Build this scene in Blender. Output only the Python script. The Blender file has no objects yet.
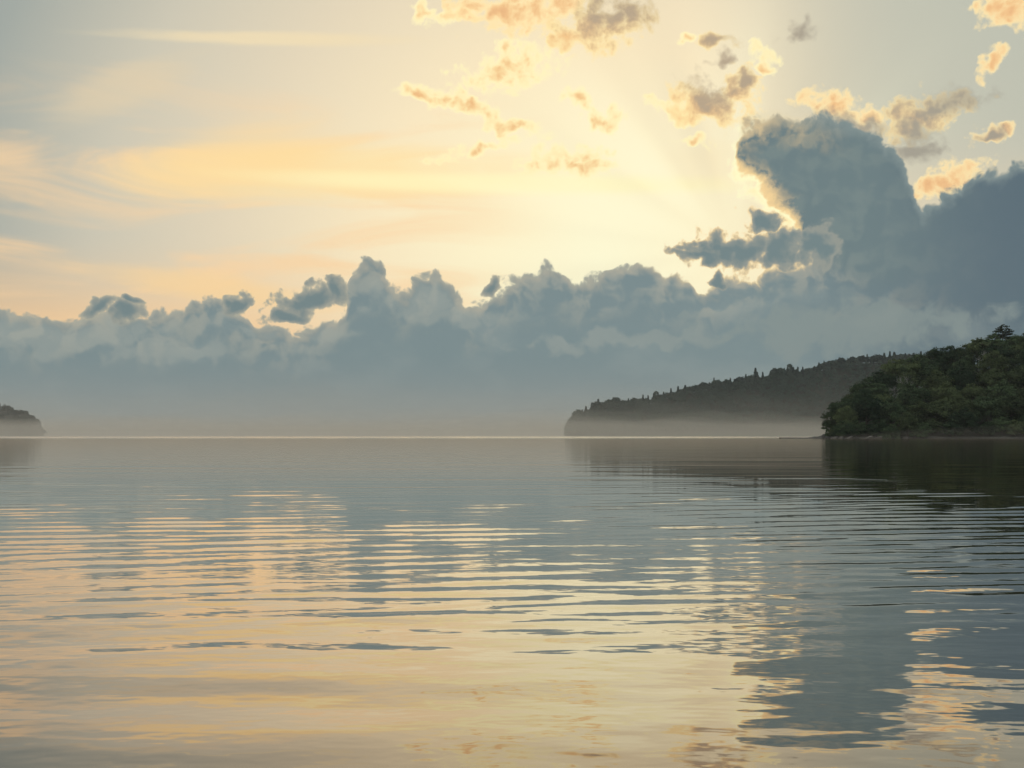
import bpy, bmesh, math, random
import numpy as np
from mathutils import Vector, Matrix

scene = bpy.context.scene
COL = scene.collection
R = math.radians

# ------------------------------------------------------------------ camera
FPX = 1500.0            # focal length in pixels at 1024 wide (about a 53 mm lens)
EYE = 1.15              # eye height above the water, metres
HORIZON = 435.5
cam_data = bpy.data.cameras.new('camera')
cam_data.sensor_width = 36.0
cam_data.lens = FPX / 1024.0 * 36.0
cam_data.shift_y = (HORIZON - 384.0) / 1024.0
cam_data.clip_start = 0.1
cam_data.clip_end = 80000.0
cam = bpy.data.objects.new('camera', cam_data)
cam.location = (0, 0, EYE)
cam.rotation_euler = (R(90), 0, 0)
COL.objects.link(cam)
scene.camera = cam

scene.view_settings.view_transform = 'Standard'
scene.view_settings.look = 'None'
scene.view_settings.gamma = 1.0
scene.view_settings.exposure = 0.0
scene.view_settings.use_curve_mapping = False
scene.cycles.use_denoising = True
scene.cycles.max_bounces = 6
scene.cycles.volume_bounces = 3
scene.cycles.transparent_max_bounces = 16

SUN_AZ, SUN_EL = 6.6, 7.6        # behind the edge of the cloud bank

# ------------------------------------------------------------------ node helpers
def lin(r, g, b):
    f = lambda c: (c/255/12.92) if c/255 <= 0.04045 else ((c/255+0.055)/1.055)**2.4
    return (f(r), f(g), f(b), 1.0)

class N:
    """A float or vector socket of the current node tree with arithmetic."""
    tree = None
    def __init__(self, s): self.s = s
    @staticmethod
    def put(inp, v):
        if isinstance(v, N): N.tree.links.new(v.s, inp)
        else: inp.default_value = v
    @staticmethod
    def math(op, *a, clamp=False):
        n = N.tree.nodes.new('ShaderNodeMath'); n.operation = op; n.use_clamp = clamp
        for i, v in enumerate(a): N.put(n.inputs[i], v)
        return N(n.outputs[0])
    def __add__(s, o): return N.math('ADD', s, o)
    __radd__ = __add__
    def __sub__(s, o): return N.math('SUBTRACT', s, o)
    def __rsub__(s, o): return N.math('SUBTRACT', o, s)
    def __mul__(s, o): return N.math('MULTIPLY', s, o)
    __rmul__ = __mul__
    def __truediv__(s, o): return N.math('DIVIDE', s, o)
    def clamp(s): return N.math('ADD', s, 0.0, clamp=True)
    def max(s, o): return N.math('MAXIMUM', s, o)
    def min(s, o): return N.math('MINIMUM', s, o)

def vmath(op, *a, out=0):
    n = N.tree.nodes.new('ShaderNodeVectorMath'); n.operation = op
    for i, v in enumerate(a):
        if op == 'SCALE' and i == 1: N.put(n.inputs['Scale'], v)
        else: N.put(n.inputs[i], v)
    return N(n.outputs[out])
def vec(x, y, z=0.0):
    n = N.tree.nodes.new('ShaderNodeCombineXYZ')
    for i, v in enumerate((x, y, z)): N.put(n.inputs[i], v)
    return N(n.outputs[0])
def split(v):
    n = N.tree.nodes.new('ShaderNodeSeparateXYZ'); N.put(n.inputs[0], v)
    return [N(o) for o in n.outputs]
def step(v, a, b):
    n = N.tree.nodes.new('ShaderNodeMapRange'); n.interpolation_type = 'SMOOTHSTEP'
    N.put(n.inputs[0], v); n.inputs[1].default_value = a; n.inputs[2].default_value = b
    return N(n.outputs[0])
def ramp(v, stops, mode='LINEAR'):
    n = N.tree.nodes.new('ShaderNodeValToRGB'); N.put(n.inputs[0], v)
    cr = n.color_ramp; cr.interpolation = mode
    while len(cr.elements) < len(stops): cr.elements.new(0.5)
    for e, (p, c) in zip(cr.elements, stops): e.position = p
    for e, (p, c) in zip(cr.elements, stops): e.color = c
    return N(n.outputs[0])
def mix(f, a, b, blend='MIX'):
    n = N.tree.nodes.new('ShaderNodeMix'); n.data_type = 'RGBA'; n.blend_type = blend
    N.put(n.inputs[0], f); N.put(n.inputs[6], a); N.put(n.inputs[7], b)
    return N(n.outputs[2])
def noise(v, scale, detail=4.0, rough=0.55, dim='2D', color=False, distort=0.0):
    n = N.tree.nodes.new('ShaderNodeTexNoise'); n.noise_dimensions = dim
    N.put(n.inputs['Vector'], v); n.inputs['Scale'].default_value = scale
    n.inputs['Detail'].default_value = detail; n.inputs['Roughness'].default_value = rough
    n.inputs['Distortion'].default_value = distort
    return N(n.outputs[1 if color else 0])
def puffs(v, scale, detail=2.0, rough=0.5):
    n = N.tree.nodes.new('ShaderNodeTexVoronoi'); n.voronoi_dimensions = '2D'; n.feature = 'F1'
    n.normalize = True
    N.put(n.inputs['Vector'], v); n.inputs['Scale'].default_value = scale
    n.inputs['Detail'].default_value = detail; n.inputs['Roughness'].default_value = rough
    return N(n.outputs['Distance'])
def mapping(v, loc, rot, scale):
    n = N.tree.nodes.new('ShaderNodeMapping'); n.vector_type = 'TEXTURE'
    N.put(n.inputs[0], v); n.inputs[1].default_value = (*loc, 0); n.inputs[2].default_value = (0, 0, rot)
    n.inputs[3].default_value = (*scale, 1)
    return N(n.outputs[0])
def curve(v, pts):
    n = N.tree.nodes.new('ShaderNodeFloatCurve'); n.inputs[0].default_value = 1.0; N.put(n.inputs[1], v)
    c = n.mapping.curves[0]
    pts = sorted(pts)
    while len(c.points) < len(pts): c.points.new(0.5, 0.5)
    for p, q in zip(c.points, pts): p.location = q; p.handle_type = 'VECTOR'
    n.mapping.update()
    return N(n.outputs[0])

# ------------------------------------------------------------------ sky
def sky_deg(x, y):
    """Azimuth and elevation in degrees of a direction given on the picture plane."""
    a = math.atan((x-512)/FPX)
    return math.degrees(a), math.degrees(math.atan((HORIZON-y)/FPX*math.cos(a)))
D = 26.2          # picture units per degree

world = bpy.data.worlds.new('World'); scene.world = world
world.use_nodes = True
wt = world.node_tree; wt.nodes.clear(); N.tree = wt

geo = N(wt.nodes.new('ShaderNodeTexCoord').outputs['Generated'])
dx, dy, dz = split(geo)
az = N.math('ARCTAN2', dx, dy) * 57.2958
el = N.math('ARCSINE', dz) * 57.2958
el = el.max(0.0)
P = vec(az, el)

# --- clear air: Nishita, mostly veiled by high thin haze in front
nis = wt.nodes.new('ShaderNodeTexSky'); nis.sky_type = 'NISHITA'; nis.sun_disc = False
nis.sun_elevation = R(SUN_EL); nis.sun_rotation = R(SUN_AZ); nis.dust_density = 2.0
nishita = mix(1.0, N(nis.outputs[0]), (0.15, 0.15, 0.15, 1.0), 'MULTIPLY')

def away(u, v, cx, cy, rx, ry, rot=0.0):
    """Elliptical distance of the direction (u, v) from (cx, cy), all in degrees; 1 on the ellipse."""
    c, s = math.cos(rot), math.sin(rot)
    p = N.math('MULTIPLY_ADD', v, s/rx, N.math('MULTIPLY_ADD', u, c/rx, -(cx*c + cy*s)/rx))
    q = N.math('MULTIPLY_ADD', v, c/ry, N.math('MULTIPLY_ADD', u, -s/ry, (cx*s - cy*c)/ry))
    return N.math('SQRT', N.math('MULTIPLY_ADD', q, q, p * p))
def dist(x, y, rx, ry):
    return away(az, el, *sky_deg(x, y), rx/D, ry/D)
g = dist(600, 262, 800, 700)
base = ramp(g, [(0.0, lin(255,250,212)), (0.14, lin(254,243,203)), (0.30, lin(247,229,191)), (0.47, lin(225,211,183)),
                (0.62, lin(202,196,177)), (0.78, lin(160,166,159)), (1.0, lin(126,142,147))])
fill_veil = noise(vec(az * 0.03, el * 0.05), 1.0, 3, 0.5)
base = mix(step(g, 0.9, 2.2), base, mix(step(fill_veil, 0.15, 0.6) * 0.85, nishita, mix(step(el, 14, 40), lin(168,164,160), lin(255,255,252))))  # bright veil overhead and behind, out of view, added to light trees and mist
# low peach glow to the left and right over the cloud tops
low = step(el, 7.5, 2.5) * step(g, 0.2, 0.5)
base = mix(low * 0.95, base, lin(252,205,146))
wsp = noise(vmath('MULTIPLY', P, (0.10, 0.55, 1)), 1.0, 5, 0.55, distort=0.6)
left = step(az, 3.0, -5.0)
base = mix(step(wsp, 0.42, 0.72) * step(el, 14.5, 10) * left * 0.7, base, lin(250,211,160))
base = mix(step(az, 6.0, 15.0) * step(el, 5.5, 12.0) * 0.75, base, lin(180,185,172))
# cirrus streaks
def streak(x, y, rx, ry, rot, col, amt, rough=1.1):
    global base
    d = away(az, el, *sky_deg(x, y), rx/D, ry/D, R(rot))
    v = (1.0 - d) + (wsp - 0.5) * rough
    base = mix(step(v, 0.0, 0.75) * amt, base, col)
streak(330, 172, 260, 40, 2, lin(255,228,164), 0.60, 0.6)
streak(235, 160, 150, 46, 12, lin(254,218,154), 0.60, 0.6)
streak(520, 184, 340, 14, -1, lin(255,246,190), 0.7, 0.5)
streak(250, 38, 180, 9, 1, lin(240,220,178), 0.7)
streak(0, 165, 60, 30, -4, lin(236,206,164), 0.45, 0.5)
streak(120, 90, 110, 30, 25, lin(226,206,170), 0.5)
streak(210, 288, 170, 20, -8, lin(252,213,152), 0.6)
streak(800, 150, 150, 40, 10, lin(245,222,176), 0.35)
# faint crepuscular rays fanning from the hidden sun
sx, sy = sky_deg(735, 250)
ang = N.math('ARCTAN2', el - sy, az - sx)
ray = noise(vec(ang * 1.5, 0.0), 1.5, 1.0, 0.5)
rd = away(az, el, sx, sy, 11, 11)
base = mix(step(ray, 0.42, 0.68) * step(rd, 1.1, 0.15) * step(rd, 0.02, 0.4) * 0.46, base, lin(255,250,215))
base = mix(step(ray, 0.55, 0.32) * step(rd, 1.2, 0.25) * step(rd, 0.05, 0.5) * 0.26, base, lin(206,196,172))

# --- shared cloud textures
wa = noise(P, 0.75, 2.5, 0.5) - 0.5
wb = noise(vmath('ADD', P, (37.0, 11.0, 0)), 0.75, 2.5, 0.5) - 0.5
PW = vec(az + wa * 0.9, el + wb * 0.9)
PS = (az + wa * 1.3, el + wb * 1.3)
fine = noise(P, 1.5, 6, 0.54)
bil = 1.0 - puffs(PW, 0.85, 3.5, 0.55)                     # rounded heads
soft_a = noise(PW, 0.8, 3, 0.5)
soft_b = noise(vmath('ADD', PW, (0.25, -0.30, 0)), 0.8, 3, 0.5)
relief = (soft_b - soft_a) * 1.2 ;  # light and shade painted into the cloud colour from a shifted noise
bil_s = 1.0 - puffs(vec(az + wa * 0.5, el + wb * 0.5), 2.1, 2.0, 0.55)
edgy = (bil_s - 0.60) * 1.1 + (bil - 0.62) * 1.2 + (fine - 0.5) * 1.1                                            # breaks up the cloud outlines

def blobs(lst, wv):
    acc = None
    for (x, y, rx, ry, rot) in lst:
        d = away(*wv, *sky_deg(x, y), rx/D, ry/D, R(rot))
        q = 1.0 - d
        acc = q if acc is None else acc.max(q)
    return acc

def golden(lst, core_lo, core_hi, body, core, edge=lin(255,243,190), amp=1.9, cut=0.20, soft=0.48):
    global base
    d = blobs(lst, PS) + edgy * amp * 0.55
    base = mix(step(d, cut, cut + soft) * 0.85, base, edge)
    base = mix(step(d, cut + soft * 0.5, cut + soft * 2.2), base, body)
    base = mix(step(d, core_lo, core_hi), base, core)

# light clouds, gilded all through
golden([(425,14,20,12,0), (455,16,28,12,10), (512,68,62,24,14), (430,96,40,10,-16), (472,108,60,12,-26), (512,124,34,12,-12),
        (480,148,56,9,14), (582,105,30,12,-34), (602,120,30,13,0), (560,160,54,15,8), (588,168,36,13,0),
        (680,112,44,11,-12), (760,50,20,9,-20), (764,66,14,8,10), (690,140,22,7,0), (690,36,18,7,0)],
       0.75, 1.6, lin(253,226,166), lin(236,186,130))
golden([(505,8,74,28,-8), (560,4,40,16,0), (1012,6,42,28,-20), (990,66,17,10,40), (1004,132,12,6,10), (950,182,40,22,25), (925,192,20,18,0), (835,106,34,18,-10),
        (868,118,34,12,-14), (990,136,22,7,12)],
       0.60, 1.5, lin(250,210,150), lin(232,182,130), edge=lin(255,230,172))
# clouds with grey hearts, their undersides lit
golden([(604,26,50,28,12), (570,40,30,12,10), (708,104,50,24,-8), (744,92,22,32,20), (712,40,24,8,-6), (918,116,60,22,10)],
       5.0, 6.0, lin(240,196,138), lin(180,168,150), edge=lin(254,228,166))
hd = blobs([(612,16,42,24,12), (714,94,32,20,-20), (744,86,12,20,20), (716,40,18,6,-6), (935,108,56,17,12), (915,126,28,20,0), (915,152,34,12,10), (990,136,18,5,12),
            (860,122,40,9,-12), (800,32,20,10,10), (768,158,18,8,0), (720,56,10,6,0)], PS) + edgy * 1.0
base = mix(step(hd, 0.0, 1.15) * 0.95, base, mix(step(az, 7.5, 13.0), lin(178,160,136), lin(160,154,140)))

golden([(738,150,14,20,0), (744,172,18,16,-30), (764,196,30,13,-38), (788,222,24,14,-20), (812,236,18,12,0)],
       5.0, 6.0, lin(255,240,184), lin(255,240,184), edge=lin(255,248,204))
# --- great tower and its gilded rim
def line(v, pts):
    return curve((v + 22.0) / 44.0, [((sky_deg(x, 0)[0] + 22) / 44, max(0.0, sky_deg(x, y)[1] / 20.0)) for x, y in pts]) * 20.0
jag = (bil - 0.62) * 3.8 + (fine - 0.5) * 0.55
azw = az + wa * 0.9
top = line(azw, [(700,330),(722,240),(730,160),(742,128),(760,122),(790,118),(822,120),(850,124),(880,138),(897,152),(906,168),(915,200),
                 (922,212),(940,200),(960,186),(985,178),(1010,172),(1040,160),(1100,140)])
under = line(azw, [(700,120),(725,150),(745,176),(770,198),(790,216),(803,232),(808,246),(812,300),(816,420),(960,436)])
tw = (top - el).min(el - under) + jag * 0.45
near_sun = step(away(az, el, *sky_deg(745, 215), 5.2, 4.6), 1.0, 0.35)
rim_c = mix(near_sun, lin(214,196,160), lin(255,250,200))
t_body = mix(step(relief, -0.10, 0.20), lin(106,124,127), lin(115,131,131))
t_body = mix(step(az, 12.5, 19.0), t_body, lin(88,106,116))
t_mid = mix(near_sun, lin(128,142,141), lin(248,214,152))
base = mix(step(tw, -0.32, 0.02) * (near_sun * 0.9 + 0.1), base, rim_c)
base = mix(step(tw, -0.04, 0.20), base, t_mid)
base = mix(step(tw, 0.05, 0.70), base, t_body)
glow_in = step(tw, 1.5, 0.0) * near_sun * step(fine + (bil_s - 0.6) * 0.5, 0.44, 0.66) * step(tw, -0.1, 0.2)
base = mix(glow_in * 0.8, base, lin(244,210,152))

# --- long bank along the horizon
bank = line(azw, [(-120,318),(0,314),(30,324),(80,318),(110,316),(140,322),(165,318),(190,312),(208,304),(222,300),(238,316),(262,334),(300,330),
                  (322,326),(345,314),(352,276),(366,264),(382,270),(394,292),(408,300),(418,282),(436,278),(452,292),(466,312),(480,304),(506,290),
                  (525,278),(545,268),(562,276),(583,287),(610,277),(632,266),(650,270),(662,284),(688,280),(698,298),(720,288),(745,281),
                  (770,277),(788,268),(800,262),(812,262),(830,280),(900,300),(1100,300)])
bd = bank - el + jag * 0.42
scud = blobs([(310,300,36,16,14), (335,290,18,16,40), (290,312,24,9,0), (237,306,11,16,-30), (102,308,22,9,8), (130,312,12,14,-20), (130,298,8,5,0),
              (494,290,14,8,20), (735,252,66,17,-4), (700,258,36,9,-8), (775,248,52,20,4), (815,250,30,22,0), (764,222,22,11,-10), (720,276,12,5,-20)], PS) + edgy * 0.75
far = step(el, 2.2, 5.2)
face = mix(step(relief, -0.12, 0.18) * step(bd, 2.4, 0.1), lin(118,136,139), lin(152,157,149))
face = mix(step(bd, 0.5, 0.0) * 0.40 * step(tw, 0.3, -0.1), face, lin(196,182,156))
face = mix(step(az, 9.0, 19.0) * step(el, 0.0, 3.0), face, lin(86,105,115))
soft = noise(vmath('MULTIPLY', PW, (0.35, 0.8, 1)), 0.8, 5, 0.55)
face = mix(step(soft, 0.45, 0.72) * 0.25 * step(bd, 0.2, 1.0), face, lin(150,160,156))
face = mix(step(el, 3.0, 0.9) * 0.6, face, lin(112,136,142))
out_t = step(tw, 0.3, -0.1)
base = mix(step(bd, -0.14, 0.08) * out_t, base, mix(near_sun, lin(160,164,152), lin(250,220,160)))
base = mix(step(bd, -0.08, 0.20).max(step(tw, 0.1, 0.9) * step(bd, -1.2, 0.6)), base, face)
# pale puffs lying against the dark bank
pale = blobs([(815,330,80,26,8), (880,318,80,34,6), (945,306,70,32,6), (990,297,36,22,10), (880,262,50,12,4), (915,270,26,14,0), (840,262,40,10,10),
              (60,338,110,22,6), (10,330,50,24,0), (180,352,80,12,4), (300,332,60,14,0), (420,300,60,26,0), (460,318,60,14,0), (640,340,150,10,2)], PS) + (bil - 0.6) * 1.6 + (fine - 0.5) * 0.6
mix_amt = step(az, 4.0, 10.0) * 0.35 + 0.38
base = mix(step(pale, 0.15, 0.65) * mix_amt * step(bd, 0.1, 0.6), base, mix(step(az, 2, 10), lin(164,168,158), lin(132,144,141)))
sc_c = mix(step(scud, 0.25, 0.9), lin(152,154,144), lin(112,130,132))
base = mix(step(scud, 0.05, 0.28) * step(tw, 0.1, -0.15) * step(bd, 0.35, 0.0), base, mix(near_sun, lin(176,172,152), lin(246,216,160)))
base = mix(step(scud, 0.12, 0.45), base, sc_c)
# air thickening towards the horizon
base = mix(step(el, 3.1, 0.0) * 0.62, base, lin(160,155,143))

bg = wt.nodes.new('ShaderNodeBackground'); N.put(bg.inputs[0], base); bg.inputs[1].default_value = 1.07
out = wt.nodes.new('ShaderNodeOutputWorld'); wt.links.new(bg.outputs[0], out.inputs[0])
world.cycles.sampling_method = 'MANUAL'
world.cycles.sample_map_resolution = 512

# ------------------------------------------------------------------ sun, hidden behind the cloud tower
sun_d = bpy.data.lights.new('sun', 'SUN'); sun_d.energy = 0.0004; sun_d.angle = R(12); sun_d.color = (1.0, 0.86, 0.68)
sun = bpy.data.objects.new('sun', sun_d)
sun.rotation_euler = Vector((-math.sin(R(SUN_AZ))*math.cos(R(SUN_EL)), -math.cos(R(SUN_AZ))*math.cos(R(SUN_EL)), -math.sin(R(SUN_EL)))).to_track_quat('-Z', 'Y').to_euler()
sun.location = (400, 3000, 600)
COL.objects.link(sun)

# ------------------------------------------------------------------ mesh and object helpers
def mesh_of(name, V, F, smooth=False):
    me = bpy.data.meshes.new(name)
    V = np.asarray(V, np.float32)
    me.vertices.add(len(V)); me.vertices.foreach_set('co', V.ravel())
    F = np.asarray(F, np.int32); k = F.shape[1]
    me.loops.add(F.size); me.loops.foreach_set('vertex_index', F.ravel())
    me.polygons.add(len(F)); me.polygons.foreach_set('loop_start', np.arange(0, F.size, k, dtype=np.int32))
    if smooth: me.polygons.foreach_set('use_smooth', np.ones(len(F), bool))
    me.update(calc_edges=True); me.validate()
    return me
def obj(name, me, mat=None, parent=None, **props):
    o = bpy.data.objects.new(name, me)
    if mat is not None and not me.materials: me.materials.append(mat)
    COL.objects.link(o)
    if parent: o.parent = parent
    for k, v in props.items(): o[k] = v
    return o
def thing(name, label, cat, loc, rot=0.0, size=(1, 1, 1), group=None):
    o = bpy.data.objects.new(name, None); o.empty_display_size = 0.5
    COL.objects.link(o); o.location = loc; o.rotation_euler = (0, 0, rot); o.scale = size
    o['label'] = label; o['category'] = cat
    if group: o['group'] = group
    return o
def grid_faces(nr, nc):
    i = np.arange(nr-1)[:, None]*nc + np.arange(nc-1)[None, :]
    return np.stack([i, i+1, i+1+nc, i+nc], -1).reshape(-1, 4)
class Lump:
    """Cheap smooth value noise from a few random sines."""
    def __init__(s, seed, scale, n=14):
        r = np.random.default_rng(seed); a = r.uniform(0, 2*np.pi, n); k = 2*np.pi/scale*r.uniform(0.6, 1.8, n)
        s.kx, s.ky, s.ph = k*np.cos(a), k*np.sin(a), r.uniform(0, 6.28, n)
    def __call__(s, x, y):
        x, y = np.asarray(x, float), np.asarray(y, float)
        return np.mean([np.sin(a*x+b*y+c) for a, b, c in zip(s.kx, s.ky, s.ph)], 0) * 2.2

def material(name):
    m = bpy.data.materials.new(name); m.use_nodes = True
    t = m.node_tree; t.nodes.clear(); N.tree = t
    o = t.nodes.new('ShaderNodeOutputMaterial')
    return m, t, o
def principled(t, o, **kw):
    b = t.nodes.new('ShaderNodeBsdfPrincipled')
    for k, v in kw.items(): N.put(b.inputs[k.replace('_', ' ')], v)
    t.links.new(b.outputs[0], o.inputs[0])
    return b

# ------------------------------------------------------------------ water
def make_water():
    m, t, o = material('lake_water')
    pos = N(t.nodes.new('ShaderNodeNewGeometry').outputs['Position'])
    x, y, z = split(pos)
    small = noise(vec(x * 2.6, y * 3.2), 1.0, 2, 0.5)
    tiny = noise(vec(x * 9.0, y * 11.0), 1.0, 1, 0.5)
    near = step(y, 34.0, 7.0)
    h = (small * 0.0030 + tiny * 0.0003) * near
    broad = noise(vec(x * 0.05, y * 0.22), 1.0, 3, 0.5)
    h = h + broad * 0.030 * step(y, 10.0, 40.0) * step(y, 500.0, 120.0)
    bmp = t.nodes.new('ShaderNodeBump'); bmp.inputs['Strength'].default_value = 1.0; bmp.inputs['Distance'].default_value = 1.0
    N.put(bmp.inputs['Height'], h)
    breeze = step(y, 420.0, 900.0)                        # a light air ruffles the open lake far out
    rough = 0.02 + step(y, 25.0, 90.0) * 0.035 + breeze * 0.12
    fr = t.nodes.new('ShaderNodeFresnel'); fr.inputs[0].default_value = 1.45
    gl = t.nodes.new('ShaderNodeBsdfGlossy'); gl.inputs['Color'].default_value = (1.0, 0.92, 0.845, 1); N.put(gl.inputs['Roughness'], rough)
    df = t.nodes.new('ShaderNodeBsdfDiffuse'); df.inputs['Color'].default_value = (0.020, 0.022, 0.024, 1)
    for n_ in (fr, gl): t.links.new(bmp.outputs[0], n_.inputs['Normal'])
    mx = t.nodes.new('ShaderNodeMixShader'); N.put(mx.inputs[0], N.math('MULTIPLY', N.math('POWER', N(fr.outputs[0]), 0.8), 1.25, clamp=True))
    t.links.new(df.outputs[0], mx.inputs[1]); t.links.new(gl.outputs[0], mx.inputs[2]); t.links.new(mx.outputs[0], o.inputs[0])

    p = np.concatenate([np.arange(1150, 90, -0.85), np.zeros(0)])
    ys = list(1725.0 / p)
    while ys[-1] < 46: ys.append(ys[-1] + 0.16)
    while ys[-1] < 9000: ys.append(ys[-1]*1.06)
    ys = np.array(ys)
    ts = np.concatenate([np.linspace(-1.05, -0.46, 40)[:-1], np.linspace(-0.46, 0.46, 290), np.linspace(0.46, 1.05, 40)[1:]])
    Y = np.repeat(ys[:, None], len(ts), 1); X = Y*ts[None, :]
    H = np.zeros_like(X)
    r = np.random.default_rng(11)
    patch = Lump(3, 7.5); patch2 = Lump(8, 5.0); bend = Lump(21, 30.0)
    sm = lambda v, a, b: np.clip((v-a)/(b-a), 0, 1)**2*(3-2*np.clip((v-a)/(b-a), 0, 1))
    band = sm(Y, 7.0, 11.0)*(1-sm(Y, 20, 40))*(0.85+0.55*patch(X*0.8, Y))
    nearb = (1-sm(Y, 8.0, 13.0))*(0.8+0.5*patch2(X*0.6, Y))
    farb = sm(Y, 16, 26)*(1-sm(Y, 38, 46))*0.5
    def train(n, lam0, lam1, spread, slope, env, off=0.0):
        nonlocal H
        s = slope*np.sqrt(2.0/n)
        for _ in range(n):
            lam = np.exp(r.uniform(np.log(lam0), np.log(lam1))); k = 2*np.pi/lam
            a = r.normal(off, spread)
            ph = k*(np.cos(a)*Y + np.sin(a)*X) + r.uniform(0, 6.28) + 0.7*bend(X*0.7, Y)
            H += env*s/k*(np.sin(ph) + 0.22*np.sin(2*ph+1.2))
    train(34, 0.50, 1.05, 0.20, 0.0200, np.clip(band, 0, 2), off=-0.22)
    train(16, 0.35, 0.8, 0.5, 0.0055, np.clip(band, 0, 2), off=-0.10)
    train(14, 0.9, 2.4, 0.40, 0.0120, np.clip(nearb, 0, 2), off=-0.18)
    train(18, 0.3, 0.9, 0.75, 0.0052, np.clip(nearb, 0, 2), off=0.05)
    train(18, 0.9, 1.7, 0.16, 0.0130, farb, off=-0.1)
    H[0] = H[0]*0
    V = np.stack([X, Y, H], -1).reshape(-1, 3)
    F = grid_faces(len(ys), len(ts))
    # the rest of the lake, behind and beside the rippled reach
    n0 = len(V); L = 9400.0; z = -0.06
    yn = ys[0]
    extra = np.array([(-L, -400, z), (L, -400, z), (L, L, z), (-L, L, z)])
    V = np.concatenate([V, extra]); F = np.concatenate([F, [[n0, n0+1, n0+2, n0+3]]])
    obj('water', mesh_of('water', V, F, True), m, kind='structure')
make_water()

# ------------------------------------------------------------------ ground of the headlands
m_ground, t, o = material('forest_floor')
n_ = noise(N(t.nodes.new('ShaderNodeNewGeometry').outputs['Position']), 0.35, 5, 0.6, dim='3D')
principled(t, o, Base_Color=ramp(n_, [(0.3, (0.020, 0.024, 0.014, 1)), (0.7, (0.050, 0.048, 0.032, 1))]), Roughness=0.95)

m_shore, t, o = material('gravel_shore')
n_ = noise(N(t.nodes.new('ShaderNodeNewGeometry').outputs['Position']), 0.9, 6, 0.65, dim='3D')
principled(t, o, Base_Color=ramp(n_, [(0.3, (0.035, 0.032, 0.028, 1)), (0.7, (0.11, 0.10, 0.085, 1))]), Roughness=0.9)

SX = lambda px, y: (px-512)/FPX*y                 # metres to the side at depth y
def polyline(pts):
    xs, ys = zip(*pts)
    return lambda v: np.interp(v, xs, ys)

# near headland: shoreline runs right and back from a low tip
near_top = polyline([(108,0.0),(117,0.9),(122,3),(128,7),(134,10),(140,13),(149,16),(160,22),(172,26),(184,30),(194,32.5),(210,35),(260,40),(330,40),(420,32),(520,10),(560,0)])
near_shore = polyline([(105,585),(116,574),(126,570),(150,569),(200,566),(300,560),(420,590),(560,700)])
near_back = polyline([(105,586),(112,600),(125,640),(150,700),(200,760),(300,800),(420,800),(560,720)])
nl = Lump(5, 22.0)
def near_ground(x, y):
    x = x - np.clip(y-572, 0, 300)*0.215
    s = near_shore(x); b = near_back(x)
    u = np.clip((y-s)/np.maximum(b-s, 1), 0, 1)
    up = np.clip((y-s)/7.0, 0, 1)*0.9
    prof = np.clip(u/0.62, 0, 1); prof = prof*prof*(3-2*prof)*0.55 + 0.45*prof
    tail = np.clip((1-u)/0.25, 0, 1)
    top = np.maximum(near_top(x)*0.98, 0)
    z = (up*np.minimum(1, top) + np.maximum(top-1, 0)*prof)*np.sqrt(tail) + nl(x, y)*0.5*np.clip(u*8, 0, 1)*np.clip(top/6, 0, 1)
    return np.where((y < s) | (y > b), -0.8, z)
def make_hill(name, x0, x1, y0, y1, nx, ny, f, mat, **props):
    xs = np.linspace(x0, x1, nx); ys = np.linspace(y0, y1, ny)
    X, Y = np.meshgrid(xs, ys)
    Z = f(X, Y)
    Z[0], Z[-1], Z[:, 0], Z[:, -1] = -1.0, -1.0, -1.0, -1.0
    return obj(name, mesh_of(name, np.stack([X, Y, Z], -1).reshape(-1, 3), grid_faces(ny, nx), True), mat, **props)
make_hill('headland', 104, 562, 555, 805, 300, 200, near_ground, m_ground, kind='structure')

# a low stony margin and the spit off the tip
def make_shore():
    r = np.random.default_rng(4); V = []; xs = np.concatenate([np.linspace(105, 160, 90), np.linspace(161, 300, 60)])
    w = Lump(14, 6.0)
    for x in xs:
        s = float(near_shore(x)); j = float(w(x, 0)); out_ = 1.6 + 0.9*j if x > 112 else 0.7
        hgt = (0.55 + 0.25*j) if x > 116 else 0.14
        V += [(x, s-out_-0.6, -0.35), (x, s-out_, 0.02+0.05*abs(j)), (x, s+0.6, hgt), (x, s+4.0, hgt+0.25), (x, s+7.0, -0.5)]
    obj('shore', mesh_of('shore', V, grid_faces(len(xs), 5), True), m_shore, kind='structure')
make_shore()

# ------------------------------------------------------------------ foliage
def leaf_material(name, dark, light, patch=0.45):
    m, t, o = material(name)
    info = t.nodes.new('ShaderNodeObjectInfo')
    g_ = t.nodes.new('ShaderNodeNewGeometry')
    loc = N(t.nodes.new('ShaderNodeTexCoord').outputs['Object'])
    a = noise(loc, patch, 3, 0.6, dim='3D'); b = N(g_.outputs['Random Per Island'])
    v = a * 0.65 + b * 0.35 + (N(info.outputs['Random']) - 0.5) * 0.6
    c = ramp(v, [(0.25, dark), (0.5, tuple((p+q)/2 for p, q in zip(dark, light))), (0.78, light)])
    d = t.nodes.new('ShaderNodeBsdfDiffuse'); N.put(d.inputs[0], c)
    tr = t.nodes.new('ShaderNodeBsdfTranslucent'); N.put(tr.inputs[0], c)
    mx = t.nodes.new('ShaderNodeMixShader'); mx.inputs[0].default_value = 0.15
    t.links.new(d.outputs[0], mx.inputs[1]); t.links.new(tr.outputs[0], mx.inputs[2]); t.links.new(mx.outputs[0], o.inputs[0])
    return m
m_leaf = leaf_material('broad_leaves', (0.034, 0.056, 0.034, 1), (0.100, 0.146, 0.074, 1))
m_olive = leaf_material('olive_leaves', (0.048, 0.068, 0.036, 1), (0.128, 0.166, 0.078, 1))
m_pine = leaf_material('pine_needles', (0.036, 0.046, 0.028, 1), (0.080, 0.092, 0.050, 1))
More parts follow.
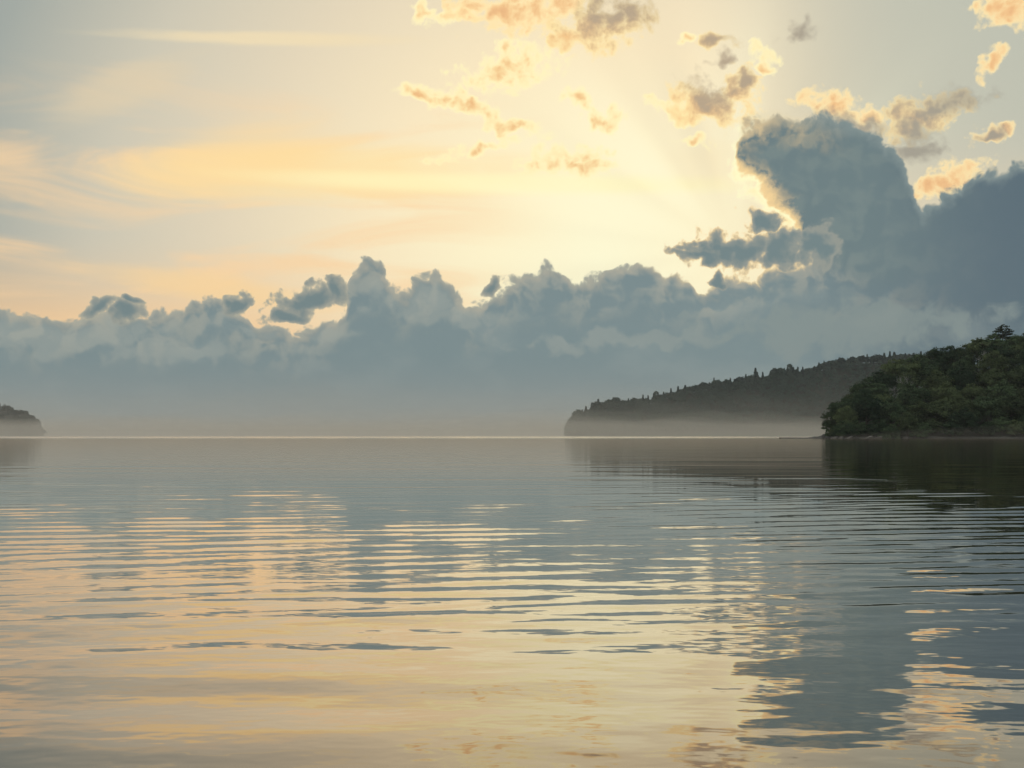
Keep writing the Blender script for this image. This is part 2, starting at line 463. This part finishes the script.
m_far = leaf_material('ridge_foliage', (0.022, 0.038, 0.034, 1), (0.085, 0.120, 0.092, 1), 0.06)
m_bark, t, o = material('bark')
n_ = noise(N(t.nodes.new('ShaderNodeTexCoord').outputs['Object']), 3.0, 4, 0.6, dim='3D')
principled(t, o, Base_Color=ramp(n_, [(0.3, (0.045, 0.036, 0.028, 1)), (0.7, (0.12, 0.10, 0.08, 1))]), Roughness=0.9)
m_pale, t, o = material('bleached_wood')
n_ = noise(N(t.nodes.new('ShaderNodeTexCoord').outputs['Object']), 2.0, 4, 0.6, dim='3D')
principled(t, o, Base_Color=ramp(n_, [(0.3, (0.30, 0.29, 0.28, 1)), (0.7, (0.55, 0.54, 0.52, 1))]), Roughness=0.85)
m_rock, t, o = material('lake_rock')
n_ = noise(N(t.nodes.new('ShaderNodeTexCoord').outputs['Object']), 1.1, 6, 0.65, dim='3D')
principled(t, o, Base_Color=ramp(n_, [(0.3, (0.06, 0.055, 0.05, 1)), (0.55, (0.15, 0.135, 0.12, 1)), (0.75, (0.26, 0.235, 0.21, 1))]), Roughness=0.85)
m_wet, t, o = material('wet_dark_rock')
n_ = noise(N(t.nodes.new('ShaderNodeTexCoord').outputs['Object']), 1.5, 5, 0.6, dim='3D')
principled(t, o, Base_Color=ramp(n_, [(0.3, (0.025, 0.024, 0.022, 1)), (0.7, (0.07, 0.066, 0.06, 1))]), Roughness=0.6)

def leaf_cards(C, Nrm, size, r):
    """Quads of about SIZE metres at C, loosely facing Nrm."""
    n = len(C)
    d = Nrm + (0, 0, 0.25) + r.normal(0, 0.42, (n, 3)); d /= np.linalg.norm(d, axis=1)[:, None] + 1e-9
    a = np.cross(d, r.normal(0, 1, (n, 3))); a /= np.linalg.norm(a, axis=1)[:, None] + 1e-9
    b = np.cross(d, a)
    s = (size*r.uniform(0.55, 1.35, n))[:, None]; w = s*r.uniform(0.5, 0.9, (n, 1))
    bend = d*s*0.18
    V = np.stack([C-a*s, C-b*w+bend, C+a*s*0.9, C+b*w+bend], 1).reshape(-1, 3)
    return V, np.arange(4*n).reshape(-1, 4)
def crown_mesh(seed, lobes, n_leaf, size, name='crown'):
    """Foliage through a set of lobes (x, y, z, rx, ry, rz); leaves crowd the outer shell in tufts and leave gaps between."""
    r = np.random.default_rng(seed); VV = []; NN = []
    vol = np.array([(l[3]*l[4]*l[5])**0.667 for l in lobes]); vol /= vol.sum()
    for l, w in zip(lobes, vol):
        n = max(20, int(n_leaf*w)); nt = max(7, n//26)
        u = r.normal(0, 1, (nt, 3)); u /= np.linalg.norm(u, axis=1)[:, None]
        u[:, 2] = np.where(u[:, 2] < -0.35, -u[:, 2]*0.6, u[:, 2])
        rad = r.uniform(0.72, 1.06, (nt, 1))
        tuft = u*rad
        k = r.integers(0, nt, n)
        q = tuft[k] + r.normal(0, 0.17, (n, 3))
        inner = r.random(n) < 0.22
        q[inner] *= r.uniform(0.3, 0.8, (inner.sum(), 1))
        VV.append(np.array(l[:3]) + q*np.array(l[3:6])); NN.append(q/np.array(l[3:6]))
    C = np.concatenate(VV); Nn = np.concatenate(NN); Nn /= np.linalg.norm(Nn, axis=1)[:, None] + 1e-9
    V, F = leaf_cards(C, Nn, size, r)
    return mesh_of(name, V, F)
def tube(path, rad, sides=7):
    V = []; F = []; n = len(path)
    for i, (p, q) in enumerate(zip(path, rad)):
        d = Vector(path[min(i+1, n-1)]) - Vector(path[max(i-1, 0)]); d.normalize()
        a = d.orthogonal().normalized(); b = d.cross(a)
        for k in range(sides):
            t_ = 2*math.pi*k/sides
            V.append(tuple(Vector(p) + (a*math.cos(t_) + b*math.sin(t_))*q))
    for i in range(n-1):
        for k in range(sides):
            F.append((i*sides+k, i*sides+(k+1) % sides, (i+1)*sides+(k+1) % sides, (i+1)*sides+k))
    return V, F
def join(parts):
    V = []; F = []
    for v, f in parts:
        n = len(V); V += list(v); F += [tuple(i+n for i in q) for q in f]
    return V, F
def trunk_mesh(seed, h, rad, ends, name='trunk'):
    r = random.Random(seed)
    path = [(0, 0, -0.6)]; x = y = 0.0
    for i in range(1, 7):
        x += r.uniform(-.18, .18)*h/10; y += r.uniform(-.18, .18)*h/10; path.append((x, y, h*i/6))
    parts = [tube(path, [rad*1.35, rad, rad*.86, rad*.72, rad*.56, rad*.38, rad*.16])]
    for e in ends:
        i = max(1, min(5, int(e[2]/h*6*0.55)+1)); p = Vector(path[i]); q = Vector(e[:3]); m_ = p.lerp(q, .5) + Vector((r.uniform(-.3, .3), r.uniform(-.3, .3), -0.06*(q-p).length))
        parts.append(tube([tuple(p), tuple(p.lerp(m_, .5)), tuple(m_), tuple(q)], [rad*.42, rad*.34, rad*.24, rad*.07], 5))
    return mesh_of(name, *join(parts), True)
def broad_lobes(seed, h, w, kind):
    r = random.Random(seed); L = []
    if kind == 'round':
        L.append((0, 0, h*.58, w*.38, w*.38, h*.30)); n = 13
    elif kind == 'spread':
        L.append((0, 0, h*.62, w*.36, w*.36, h*.26)); n = 14
    else:
        L.append((0, 0, h*.55, w*.32, w*.32, h*.36)); n = 13
    for i in range(n):
        a = i*2.399 + r.uniform(-.4, .4); q = r.uniform(.22, .40)*w
        z = h*(r.uniform(.24, .88) if kind == 'tall' else r.uniform(.22, .80) if kind == 'round' else r.uniform(.28, .82))
        q *= 1.0 - 0.55*max(0, (z/h - .62)/.3)
        s = w*r.uniform(.15, .25)
        L.append((math.cos(a)*q, math.sin(a)*q, z, s, s, s*r.uniform(.6, .85)))
    L.append((r.uniform(-.1, .1)*w, r.uniform(-.1, .1)*w, h*.90, w*.17, w*.17, h*.10))
    return L

KINDS = [('round', 12.5, 12.0), ('spread', 11.5, 14.0), ('tall', 14.0, 10.5), ('round', 11.0, 10.5), ('spread', 13.0, 13.0), ('round', 8.0, 9.0)]
PROTO = []
for i, (k, h, w) in enumerate(KINDS):
    L = broad_lobes(40+i, h, w, k)
    PROTO.append((k, crown_mesh(70+i, L, 9500 if h > 9 else 6000, 0.29), trunk_mesh(90+i, h*.78, .26, L[1:8]), h))
WORD = {'round': 'rounded', 'spread': 'broad spreading', 'tall': 'tall upright'}
for _, c, t_, _ in PROTO: t_.materials.append(m_bark)
OLIVE = {}
def plant(i, px, y, scale, label, group, olive=False, zoff=0.0, rot=None):
    k, cm, tm, h = PROTO[i]
    x = SX(px, y)
    o = thing('broadleaf_tree', label, 'tree', (x, y, float(near_ground(x, y))+zoff), (px*0.37 + y) if rot is None else rot, (scale,)*3, group)
    c = bpy.data.objects.new('crown', cm); COL.objects.link(c); c.parent = o
    if not cm.materials: cm.materials.append(m_leaf)
    if olive:
        c.material_slots[0].link = 'OBJECT'; c.material_slots[0].material = m_olive
    b = bpy.data.objects.new('trunk', tm); COL.objects.link(b); b.parent = o
    return o
ORD = ['first', 'second', 'third', 'fourth', 'fifth', 'sixth', 'seventh', 'eighth', 'ninth', 'tenth', 'eleventh', 'twelfth', 'thirteenth', 'fourteenth']
SKYLINE = [(824,434),(829,421),(834,406),(841,398),(852,388),(865,377),(880,370.5),(897,358.5),(915,354),(930,349),(945,345.5),(960,347),(975,338.5),(990,333.5),
           (1012,335),(1028,331),(1050,327),(1080,322)]
sky_py = polyline(SKYLINE)
def plant_top(i, px, y, top_py, label, olive):
    """Plant so that the crown reaches the given height against the sky."""
    g0 = float(near_ground(SX(px, y), y)); h = PROTO[i][3]
    z = (HORIZON-top_py)/FPX*y + EYE
    plant(i, px, y, max(.45, min(1.35, (z-g0+1.2)/h)), label, 'trees covering the near headland', olive, -1.2 if (z-g0+1.2)/h < 1.35 else z-g0-1.35*h)
rt = random.Random(7)
def crest_depth(px):
    ys_ = np.linspace(572, 720, 75); g_ = near_ground(SX(px, ys_), ys_)/ys_
    return float(ys_[int(np.argmax(g_))])
for k, (px, top) in enumerate(SKYLINE[1:-1]):
    i = [5, 5, 3, 2, 0, 4, 1, 4, 0, 1, 4, 3, 0, 4, 1, 0][k]
    ol = rt.random() < .3
    plant_top(i, px+2, min(crest_depth(px), 700), top, f"{'olive-tinged' if ol else 'dark green'} {WORD[PROTO[i][0]]} tree, {(ORD + ['fifteenth', 'sixteenth'])[k]} from the tip along the headland's skyline", ol)
rows = [  # depth behind the shore, first px, spacing px, last px, drop of the top below the skyline at least, name of the row
    (1.5,   843, 15, 1060, 12, 'front row by the water'),
    (16,  846, 23, 1060, 12, 'second row upslope'),
    (32,  858, 27, 1060, 10, 'third row upslope'),
    (52,  878, 29, 1060, 10, 'fourth row upslope'),
    (74,  902, 30, 1060, 9, 'fifth row upslope'),
    (96,  940, 30, 1070, 8, 'sixth row upslope'),
]
ORD += ['fifteenth', 'sixteenth', 'seventeenth', 'eighteenth', 'nineteenth', 'twentieth', 'twenty-first', 'twenty-second']
for ri, (dep, p0, sp, p1, drop, rname) in enumerate(rows):
    px = p0; k = 0
    while px < p1:
        q = px + (rt.uniform(-4, 4) if k else 0)
        y0 = 570 + dep + rt.uniform(-3, 3)
        i = rt.choice([0, 1, 2, 3, 4, 0, 4]) if ri else rt.choice([5, 3, 5, 0])
        z0 = float(near_ground(SX(q, y0), y0)); s_ = rt.uniform(.95, 1.25)*(0.8 if ri == 0 else 1)
        room = (HORIZON - sky_py(q) - drop)/FPX*y0 + EYE - z0 + .8
        s_ = min(s_, room/PROTO[i][3])
        ol = rt.random() < (0.5 if ri in (1, 2) else 0.25)
        if s_ > .35:
            plant(i, q, y0, s_, f"{'olive-tinged' if ol else 'dark green'} {WORD[PROTO[i][0]]} tree, {ORD[k]} from the headland tip in the {rname}", 'trees covering the near headland', ol, -0.8)
            k += 1
        px += sp*rt.uniform(.85, 1.15)

for px, y, s_, label in ((827, 577, .30, 'lowest dark bush at the very tip of the headland above the boulders'), (832, 575, .46, 'second small bush from the tip, below the first trees'),
                         (838, 573, .58, 'third bush from the tip, larger than its neighbour, above the pale rocks')):
    plant(5, px, y, s_, label, 'bushes at the tip of the near headland', px == 832, -0.6)['category'] = 'bush'

# the layered pine that stands out on top
def pine():
    y = 694.0; x = SX(1003, y)
    r = random.Random(2); L = []
    for z, w, n in ((7.0, 4.8, 7), (8.4, 4.6, 7), (9.7, 4.0, 7), (10.9, 3.2, 6), (12.0, 2.2, 5)):
        for j in range(n):
            a = 2*math.pi*j/n + r.uniform(-.4, .4); q = w*r.uniform(.45, .85)
            L.append((math.cos(a)*q, math.sin(a)*q, z + r.uniform(-.3, .3), w*.46, w*.46, .62))
    L.append((0, 0, 12.8, 1.1, 1.1, .6))
    o = thing('pine_tree', 'dark flat-layered pine standing up above the treetops on the near headland', 'tree', (x, y, (HORIZON-324.5)/FPX*y + EYE - 13.3))
    obj('crown', crown_mesh(5, L, 3400, .30), m_pine, o)
    obj('trunk', trunk_mesh(6, 13.0, .28, L[0:24:2]), m_bark, o)
pine()

# bleached bare trees whose branches show in gaps of the canopy
def bare_tree(px, dep, h, seed, zoff, label):
    r = random.Random(seed); y = 570 + dep; x = SX(px, y); parts = []
    def grow(p, d, L, rad, lev):
        q = p + d*L; m_ = p.lerp(q, .5) + Vector((r.uniform(-1, 1), r.uniform(-1, 1), 0))*L*.06
        parts.append(tube([tuple(p), tuple(m_), tuple(q)], [rad, rad*.85, rad*.66], 5))
        if lev < 5:
            for _ in range(3 if lev else 4):
                e = (d + Vector((r.uniform(-.9, .9), r.uniform(-.9, .9), r.uniform(-.05, .6)))).normalized()
                grow(q if r.random() < .6 else m_, e, L*r.uniform(.55, .78), rad*.62, lev+1)
    grow(Vector((0, 0, -.5)), Vector((0, 0, 1)), h*.40, .13, 0)
    o = thing('bare_tree', label, 'tree', (x, y, float(near_ground(x, y))+zoff), group='bleached bare trees among the foliage')
    n = 1
    obj('trunk', mesh_of('trunk', *parts[0], True), m_pale, o)
    obj('branches', mesh_of('branches', *join(parts[1:]), True), m_pale, o)
bare_tree(893, 48, 10.0, 3, 2.2, 'bleached bare tree with pale twigs showing left of the rounded crowns, nearest the tip')
bare_tree(906, 53, 10.0, 8, 3.4, 'bleached bare tree whose pale branches show in the middle gap of the canopy')
bare_tree(984, 84, 10.5, 5, 1.5, 'bleached bare tree showing pale branches below the layered pine')

# ------------------------------------------------------------------ rocks along the tip
def rock_mesh(seed, sx, sy, sz):
    bm = bmesh.new(); bmesh.ops.create_icosphere(bm, subdivisions=3, radius=1.0)
    a, b = Lump(seed, 1.7, 9), Lump(seed+50, .6, 9)
    r = random.Random(seed); planes = [(Vector((r.uniform(-1, 1), r.uniform(-1, 1), r.uniform(-.2, 1))).normalized(), r.uniform(.55, .8)) for _ in range(7)]
    for v in bm.verts:
        c = v.co.copy()
        for n_, d_ in planes:
            k = c.dot(n_) - d_
            if k > 0: c -= n_*k*.9
        c *= 1 + .08*float(a(c.x+c.z, c.y)) + .04*float(b(c.x, c.y+c.z))
        v.co = Vector((c.x*sx, c.y*sy, c.z*sz))
    me = bpy.data.meshes.new('rock'); bm.to_mesh(me); bm.free()
    return me
ROCKS = [  # px, depth off the shore, length, width, height, tilt, heading, label, dark
    (824, -0.6, .75, .7, .95, 0.1, 0.3, 'dark upright boulder alone at the very tip of the headland', True),
    (828, -0.3, 1.1, .8, .50, 0.2, 0.2, 'low dark boulder on the shore, first behind the upright boulder', True),
    (834, -0.8, 1.5, .8, .42, 0.35, 0.1, 'small pale slab tilted on the shore, third rock from the tip', False),
    (840, -0.5, 1.3, .9, .55, 0.25, 0.2, 'squat pale boulder on the shore, fourth rock from the tip', False),
    (847, -0.9, 2.2, .8, .40, 0.40, 0.15, 'long pale slab slanting down to the water, fifth rock from the tip', False),
    (856, -0.2, 1.2, .9, .55, 0.10, 0.6, 'grey boulder under the bushes, sixth rock from the tip', True),
    (866, -0.9, 2.9, .9, .42, 0.38, 0.1, 'longest pale slab slanting on the shore, midway along the rocks', False),
    (877, -0.5, 2.4, 1.0, .60, 0.34, 0.1, 'thick pale slab tilted against the bank, eighth rock from the tip', False),
    (885, -0.9, 1.1, .8, .40, 0.15, 0.5, 'small pale boulder at the waterline, ninth rock from the tip', False),
    (893, -0.5, 1.6, .9, .45, -0.3, 0.1, 'pale slab tilted the other way, next to last of the shore rocks', False),
    (904, -0.6, 1.4, 1.0, .50, 0.1, 0.3, 'weathered grey boulder at the far end of the shore rocks', False),
]
for i, (px, dd, sx_, sy_, sz_, tilt, head, label, dark) in enumerate(ROCKS):
    x = SX(px, 570.0); y = float(near_shore(x)) - 1.2 + dd
    o = obj('rock', rock_mesh(200+i, sx_, sy_, sz_), m_wet if dark else m_rock, label=label, category='rock', group='rocks along the tip of the near headland')
    o.location = (x, y, 0.12 + (0.45 if i == 0 else 0.05) + sz_*.18); o.rotation_euler = (0, -tilt, head)

# ------------------------------------------------------------------ far ridge and left headland
def far_profile(pts, y):
    k = y/FPX
    return polyline([((px-512)*k, (HORIZON-py)*k+EYE) for px, py in pts])
RIDGE_Y = 2650.0
ridge_px = [(562,436),(565,434),(567,426),(571,419),(577,415),(588,412),(596,405),(606,405),(615,403),(640,401),(650,400),(665,395),(675,394),(682,390),(700,387),
            (714,384),(730,384),(745,379),(760,378),(771,378),(773,372),(798,373),(810,370),(825,365),(840,362),(865,359),(880,358),(900,356),(940,356),(980,366),(1030,392),(1080,436)]
ridge_h = far_profile(ridge_px, RIDGE_Y)
rl = Lump(33, 60.0)
def ridge_ground(x, y):
    top = np.maximum(ridge_h(x*RIDGE_Y/np.maximum(y, 1)) - 8.0, -1)
    edge = np.clip(top/40, 0, 1)
    s = 2500 + 25*np.sin(x/90.0) - 0*x
    u = np.clip((y-s)/(RIDGE_Y-s), 0, 1); v = np.clip((2950-y)/(2950-RIDGE_Y), 0, 1)
    z = top*np.power(u, 0.8)*np.minimum(1, v*1.4) + rl(x, y)*3*edge*u*(1-u)*3
    return np.where((y < s) | (y > 2950), -1.0, np.maximum(z, -1.0) + 0.3*(top > 0))
make_hill('ridge', SX(555, 2650), SX(1095, 2650), 2440, 2980, 220, 110, ridge_ground, m_ground, kind='structure')

LEFT_Y = 2900.0
left_px = [(-190,436),(-150,416),(-90,398),(-40,398),(0,406),(8,409),(18,413),(26,414),(33,419),(39,424),(42,430),(45,434.5),(47,436)]
left_h = far_profile(left_px, LEFT_Y)
def left_ground(x, y):
    top = np.maximum(left_h(x*LEFT_Y/np.maximum(y, 1)) - 5.0, -1)
    u = np.clip((y-2780)/(LEFT_Y-2780), 0, 1); v = np.clip((3060-y)/160, 0, 1)
    return np.where((y < 2780) | (y > 3060), -1.0, np.maximum(top*u**.5*np.minimum(1, v*1.3), -1.0) + 0.3*(top > 0))
make_hill('left_headland', SX(-200, 2900), SX(52, 2900), 2770, 3070, 130, 70, left_ground, m_ground, kind='structure')

def far_crown(seed, kind, h, w, n, size):
    r = np.random.default_rng(seed)
    if kind == 'cone':
        z = r.random(n)**.8; a = r.uniform(0, 6.28, n); q = (1-z)*w*.5*(0.55+.45*r.random(n))*(0.75+.25*np.sin(z*38))
        C = np.stack([np.cos(a)*q, np.sin(a)*q, h*(.10+.90*z)], 1); Nn = np.stack([np.cos(a), np.sin(a), np.full(n, .4)], 1)
    elif kind == 'column':
        z = r.random(n); a = r.uniform(0, 6.28, n); q = w*.5*np.sqrt(np.clip(1-(2*z-1)**6, 0, 1))*(.6+.4*r.random(n))
        C = np.stack([np.cos(a)*q, np.sin(a)*q, h*(.15+.85*z)], 1); Nn = np.stack([np.cos(a), np.sin(a), z*0+.2], 1)
    else:
        u = r.normal(0, 1, (n, 3)); u /= np.linalg.norm(u, axis=1)[:, None]; u[:, 2] = np.where(u[:, 2] < -.3, -u[:, 2], u[:, 2])
        q = u*r.uniform(.7, 1.05, (n, 1))*(1+.18*np.sin(u[:, :1]*7+seed)*np.cos(u[:, 1:2]*6))
        C = np.array([0, 0, h*.62]) + q*np.array([w*.5, w*.5, h*.38]); Nn = u
    return leaf_cards(C, Nn, size, r)
def forest(name, spots, seed):
    r = np.random.default_rng(seed); protos = [far_crown(seed+j, 'round' if j < 4 else 'cone', 1, 1, 110, .10) for j in range(6)]
    VV = []; FF = []; n = 0
    for x, y, z in spots:
        v, f = protos[r.choice(6, p=[.2, .2, .2, .2, .1, .1])]
        h = r.uniform(8, 13); w = h*r.uniform(.75, 1.1); a = r.uniform(0, 6.28)
        c, s_ = math.cos(a), math.sin(a)
        q = np.stack([(v[:, 0]*c - v[:, 1]*s_)*w, (v[:, 0]*s_ + v[:, 1]*c)*w, v[:, 2]*h], 1) + (x, y, z-1.0)
        VV.append(q); FF.append(f+n); n += len(v)
    return obj(name, mesh_of(name, np.concatenate(VV), np.concatenate(FF)), m_far, kind='stuff')
rr = np.random.default_rng(17)
spots = []
for _ in range(5200):
    y = rr.uniform(2500, 2720); x = rr.uniform(SX(560, 2600), SX(985, 2650)); z = float(ridge_ground(x, y))
    if z > 0.2: spots.append((x, y, z))
forest('ridge_forest', spots[:3300], 300)
spots = []
for _ in range(3000):
    y = rr.uniform(2785, 2950); x = rr.uniform(SX(-120, 2900), SX(50, 2900)); z = float(left_ground(x, y))
    if z > 0.2 and len(spots) < 600: spots.append((x, y, z))
forest('left_headland_forest', spots, 340)

CONE = [mesh_of('conifer_tree', *[np.concatenate(p) if k == 0 else np.concatenate([p[0], p[1]+off]) for k, (p, off) in enumerate(zip(zip(*[far_crown(400+j, 'cone', 1, .60, 320, .075), (lambda v, f: (np.array(v), np.array(f)))(*tube([(0, 0, -.1), (0, 0, .5), (0, 0, .95)], [.03, .02, .006], 6))]), (0, 320*4)))]) for j in range(4)]
ROUND = [mesh_of('ridge_tree', *far_crown(420+j, 'round', 1, .9, 300, .10)) for j in range(3)]
BLOCK = [mesh_of('column_tree', *far_crown(440, 'column', 1, .55, 320, .08))]
for me in CONE + ROUND + BLOCK: me.materials.append(m_far)
def far_tree(me, px, py_top, h, label, group=None, w=1.0, Y=RIDGE_Y, cat='tree'):
    x = SX(px, Y); ztop = (HORIZON-py_top)/FPX*Y + EYE
    o = obj(me.name.split('.')[0], me, None, label=label, category=cat)
    if group: o['group'] = group
    h = h*1.25; w = w/1.15
    o.location = (x, Y, ztop-h); o.scale = (h*w, h*w, h); o.rotation_euler = (0, 0, px*1.7)
G = 'trees along the crest of the misty ridge'
far_tree(CONE[0], 755.5, 368.5, 22, 'tallest pointed conifer alone on the crest of the misty ridge', G, 1.25)
far_tree(CONE[1], 714, 378, 15, 'pointed conifer on the ridge crest, halfway between the flat-topped tree and the tallest conifer', G, 1.0)
far_tree(BLOCK[0], 656.2, 391.5, 15, 'flat-topped column-like tree on the lower part of the ridge crest', G, 1.0)
far_tree(ROUND[0], 597, 402, 14, 'large rounded tree on the crest above the low end of the ridge', G, 1.5)
far_tree(BLOCK[0], 789.5, 364.5, 20, 'narrow tree standing highest in the square clump on the ridge crest', G, .9)
far_tree(ROUND[1], 775, 368.5, 17, 'blunt tree at the left edge of the square clump on the ridge crest', G, .95)
far_tree(ROUND[2], 781, 368.5, 16, 'rounded tree inside the square clump, next to its left edge', G, .9)
far_tree(ROUND[0], 795, 369.5, 16, 'rounded tree at the right edge of the square clump on the ridge crest', G, .9)
far_tree(CONE[2], 840, 358, 15, 'pointed conifer rising above the even crest well right of the square clump', G, 1.1)
far_tree(CONE[3], 824, 361, 13, 'lesser pointed conifer on the crest between the square clump and a taller conifer', G, 1.1)
far_tree(CONE[0], 895, 353, 14, 'last pointed conifer on the ridge crest before the near headland hides it', G, 1.1)
far_tree(CONE[1], 631, 399, 11, 'small pointed conifer on the crest between the large rounded tree and the flat-topped tree', G, 1.2)
far_tree(ROUND[1], 577, 411.5, 10, 'rounded tree on the steep low end of the ridge above the water', G, 1.1)
r3 = random.Random(12)
crest = polyline([(565,430),(571,417),(577,413),(588,409.5),(597,403),(606,403.5),(613,401.5),(640,399),(650,398),(664,393.5),(682,387.5),(703,384),(722,382),(737,379.5),(749,376),(762,376),
                  (771,377),(773,371),(797,371),(809,368.5),(824,363.5),(840,360.5),(860,357.5),(881,356),(905,354),(930,354)])
px = 569.0
while px < 925:
    me = r3.choice(CONE + ROUND[:2])
    far_tree(me, px, float(crest(px)) + r3.choice([-3.6, -2.4, -1.4, -.6, .3]), r3.uniform(14, 20), ('small dark conifer' if me in CONE else 'small rounded dark tree') + ' in the even fringe along the misty ridge crest', G, r3.uniform(.95, 1.4))
    px += r3.uniform(3.4, 7.5)
GL = 'trees on the crest of the small left headland'
far_tree(ROUND[0], 10, 407.5, 12, 'rounded tree in the middle of the small hazy headland crest', GL, 1.0, LEFT_Y)
far_tree(ROUND[1], 21, 410, 12, 'highest bump of foliage on the sloping end of the small hazy headland', GL, 1.0, LEFT_Y)
far_tree(ROUND[2], 37, 419, 9, 'last rounded tree on the small hazy headland above its steep end', GL, 1.1, LEFT_Y)

# ------------------------------------------------------------------ air: general haze and the low mist on the lake
def volume_box(name, mesh, density, color, g_):
    m, t, o = material(name)
    v = t.nodes.new('ShaderNodeVolumePrincipled')
    v.inputs['Color'].default_value = color; v.inputs['Density'].default_value = density; v.inputs['Anisotropy'].default_value = g_
    t.links.new(v.outputs[0], o.inputs['Volume'])
    m.cycles.homogeneous_volume = True if hasattr(m.cycles, 'homogeneous_volume') else None
    return obj(name, mesh, m, kind='stuff')
def closed_slab(name, X, Y, Z, zb):
    nr, nc = X.shape
    T = np.stack([X, Y, Z], -1).reshape(-1, 3); B = np.stack([X, Y, np.full_like(X, zb)], -1).reshape(-1, 3)
    F = list(map(tuple, grid_faces(nr, nc))); n = nr*nc
    G_ = [tuple(i+n for i in f[::-1]) for f in F]
    idx = np.arange(n).reshape(nr, nc)
    rim = list(idx[0, :]) + list(idx[1:, -1]) + list(idx[-1, ::-1][1:]) + list(idx[::-1, 0][1:-1])
    S = [(rim[i], rim[i]+n, rim[(i+1) % len(rim)]+n, rim[(i+1) % len(rim)]) for i in range(len(rim))]
    return mesh_of(name, np.concatenate([T, B]), np.array(F+G_+S))
xs = np.linspace(-9600, 9600, 2); X, Y = np.meshgrid(xs, np.array([-450.0, 9600.0]))
volume_box('haze', closed_slab('haze', X, Y, np.full_like(X, 230.0), -2.0), 5e-5, (0.86, 0.91, 0.91, 1), 0.0)
def mist(name, x0, x1, y0, y1, top, vary, density, seed):
    xs = np.linspace(x0, x1, 120); ys = np.linspace(y0, y1, 90)
    X, Y = np.meshgrid(xs, ys); a, b = Lump(seed, 420.0), Lump(seed+3, 150.0)
    Z = top*(1 + vary*a(X, Y) + vary*.5*b(X, Y))
    fade = np.minimum(np.minimum((Y-y0)/min(600, (y1-y0)*.45), (y1-Y)/min(400, (y1-y0)*.3)), np.minimum((X-x0)/min(300, (x1-x0)*.2), (x1-X)/300))
    Z = np.maximum(Z, top*.25)*np.clip(fade, 0, 1)**.7 + 0.3
    volume_box(name, closed_slab(name, X, Y, Z, -0.6), density, (0.98, 0.91, 0.81, 1), 0.5)
mist('mist', -2600, 2600, 800, 6500, 20.0, .60, 5.2e-4, 61)
mist('high_mist', -2700, 2700, 1000, 6700, 50.0, .60, 1.25e-4, 71)
mist('shore_mist', 112, 520, 470, 640, 6.0, .25, 7e-4, 83)
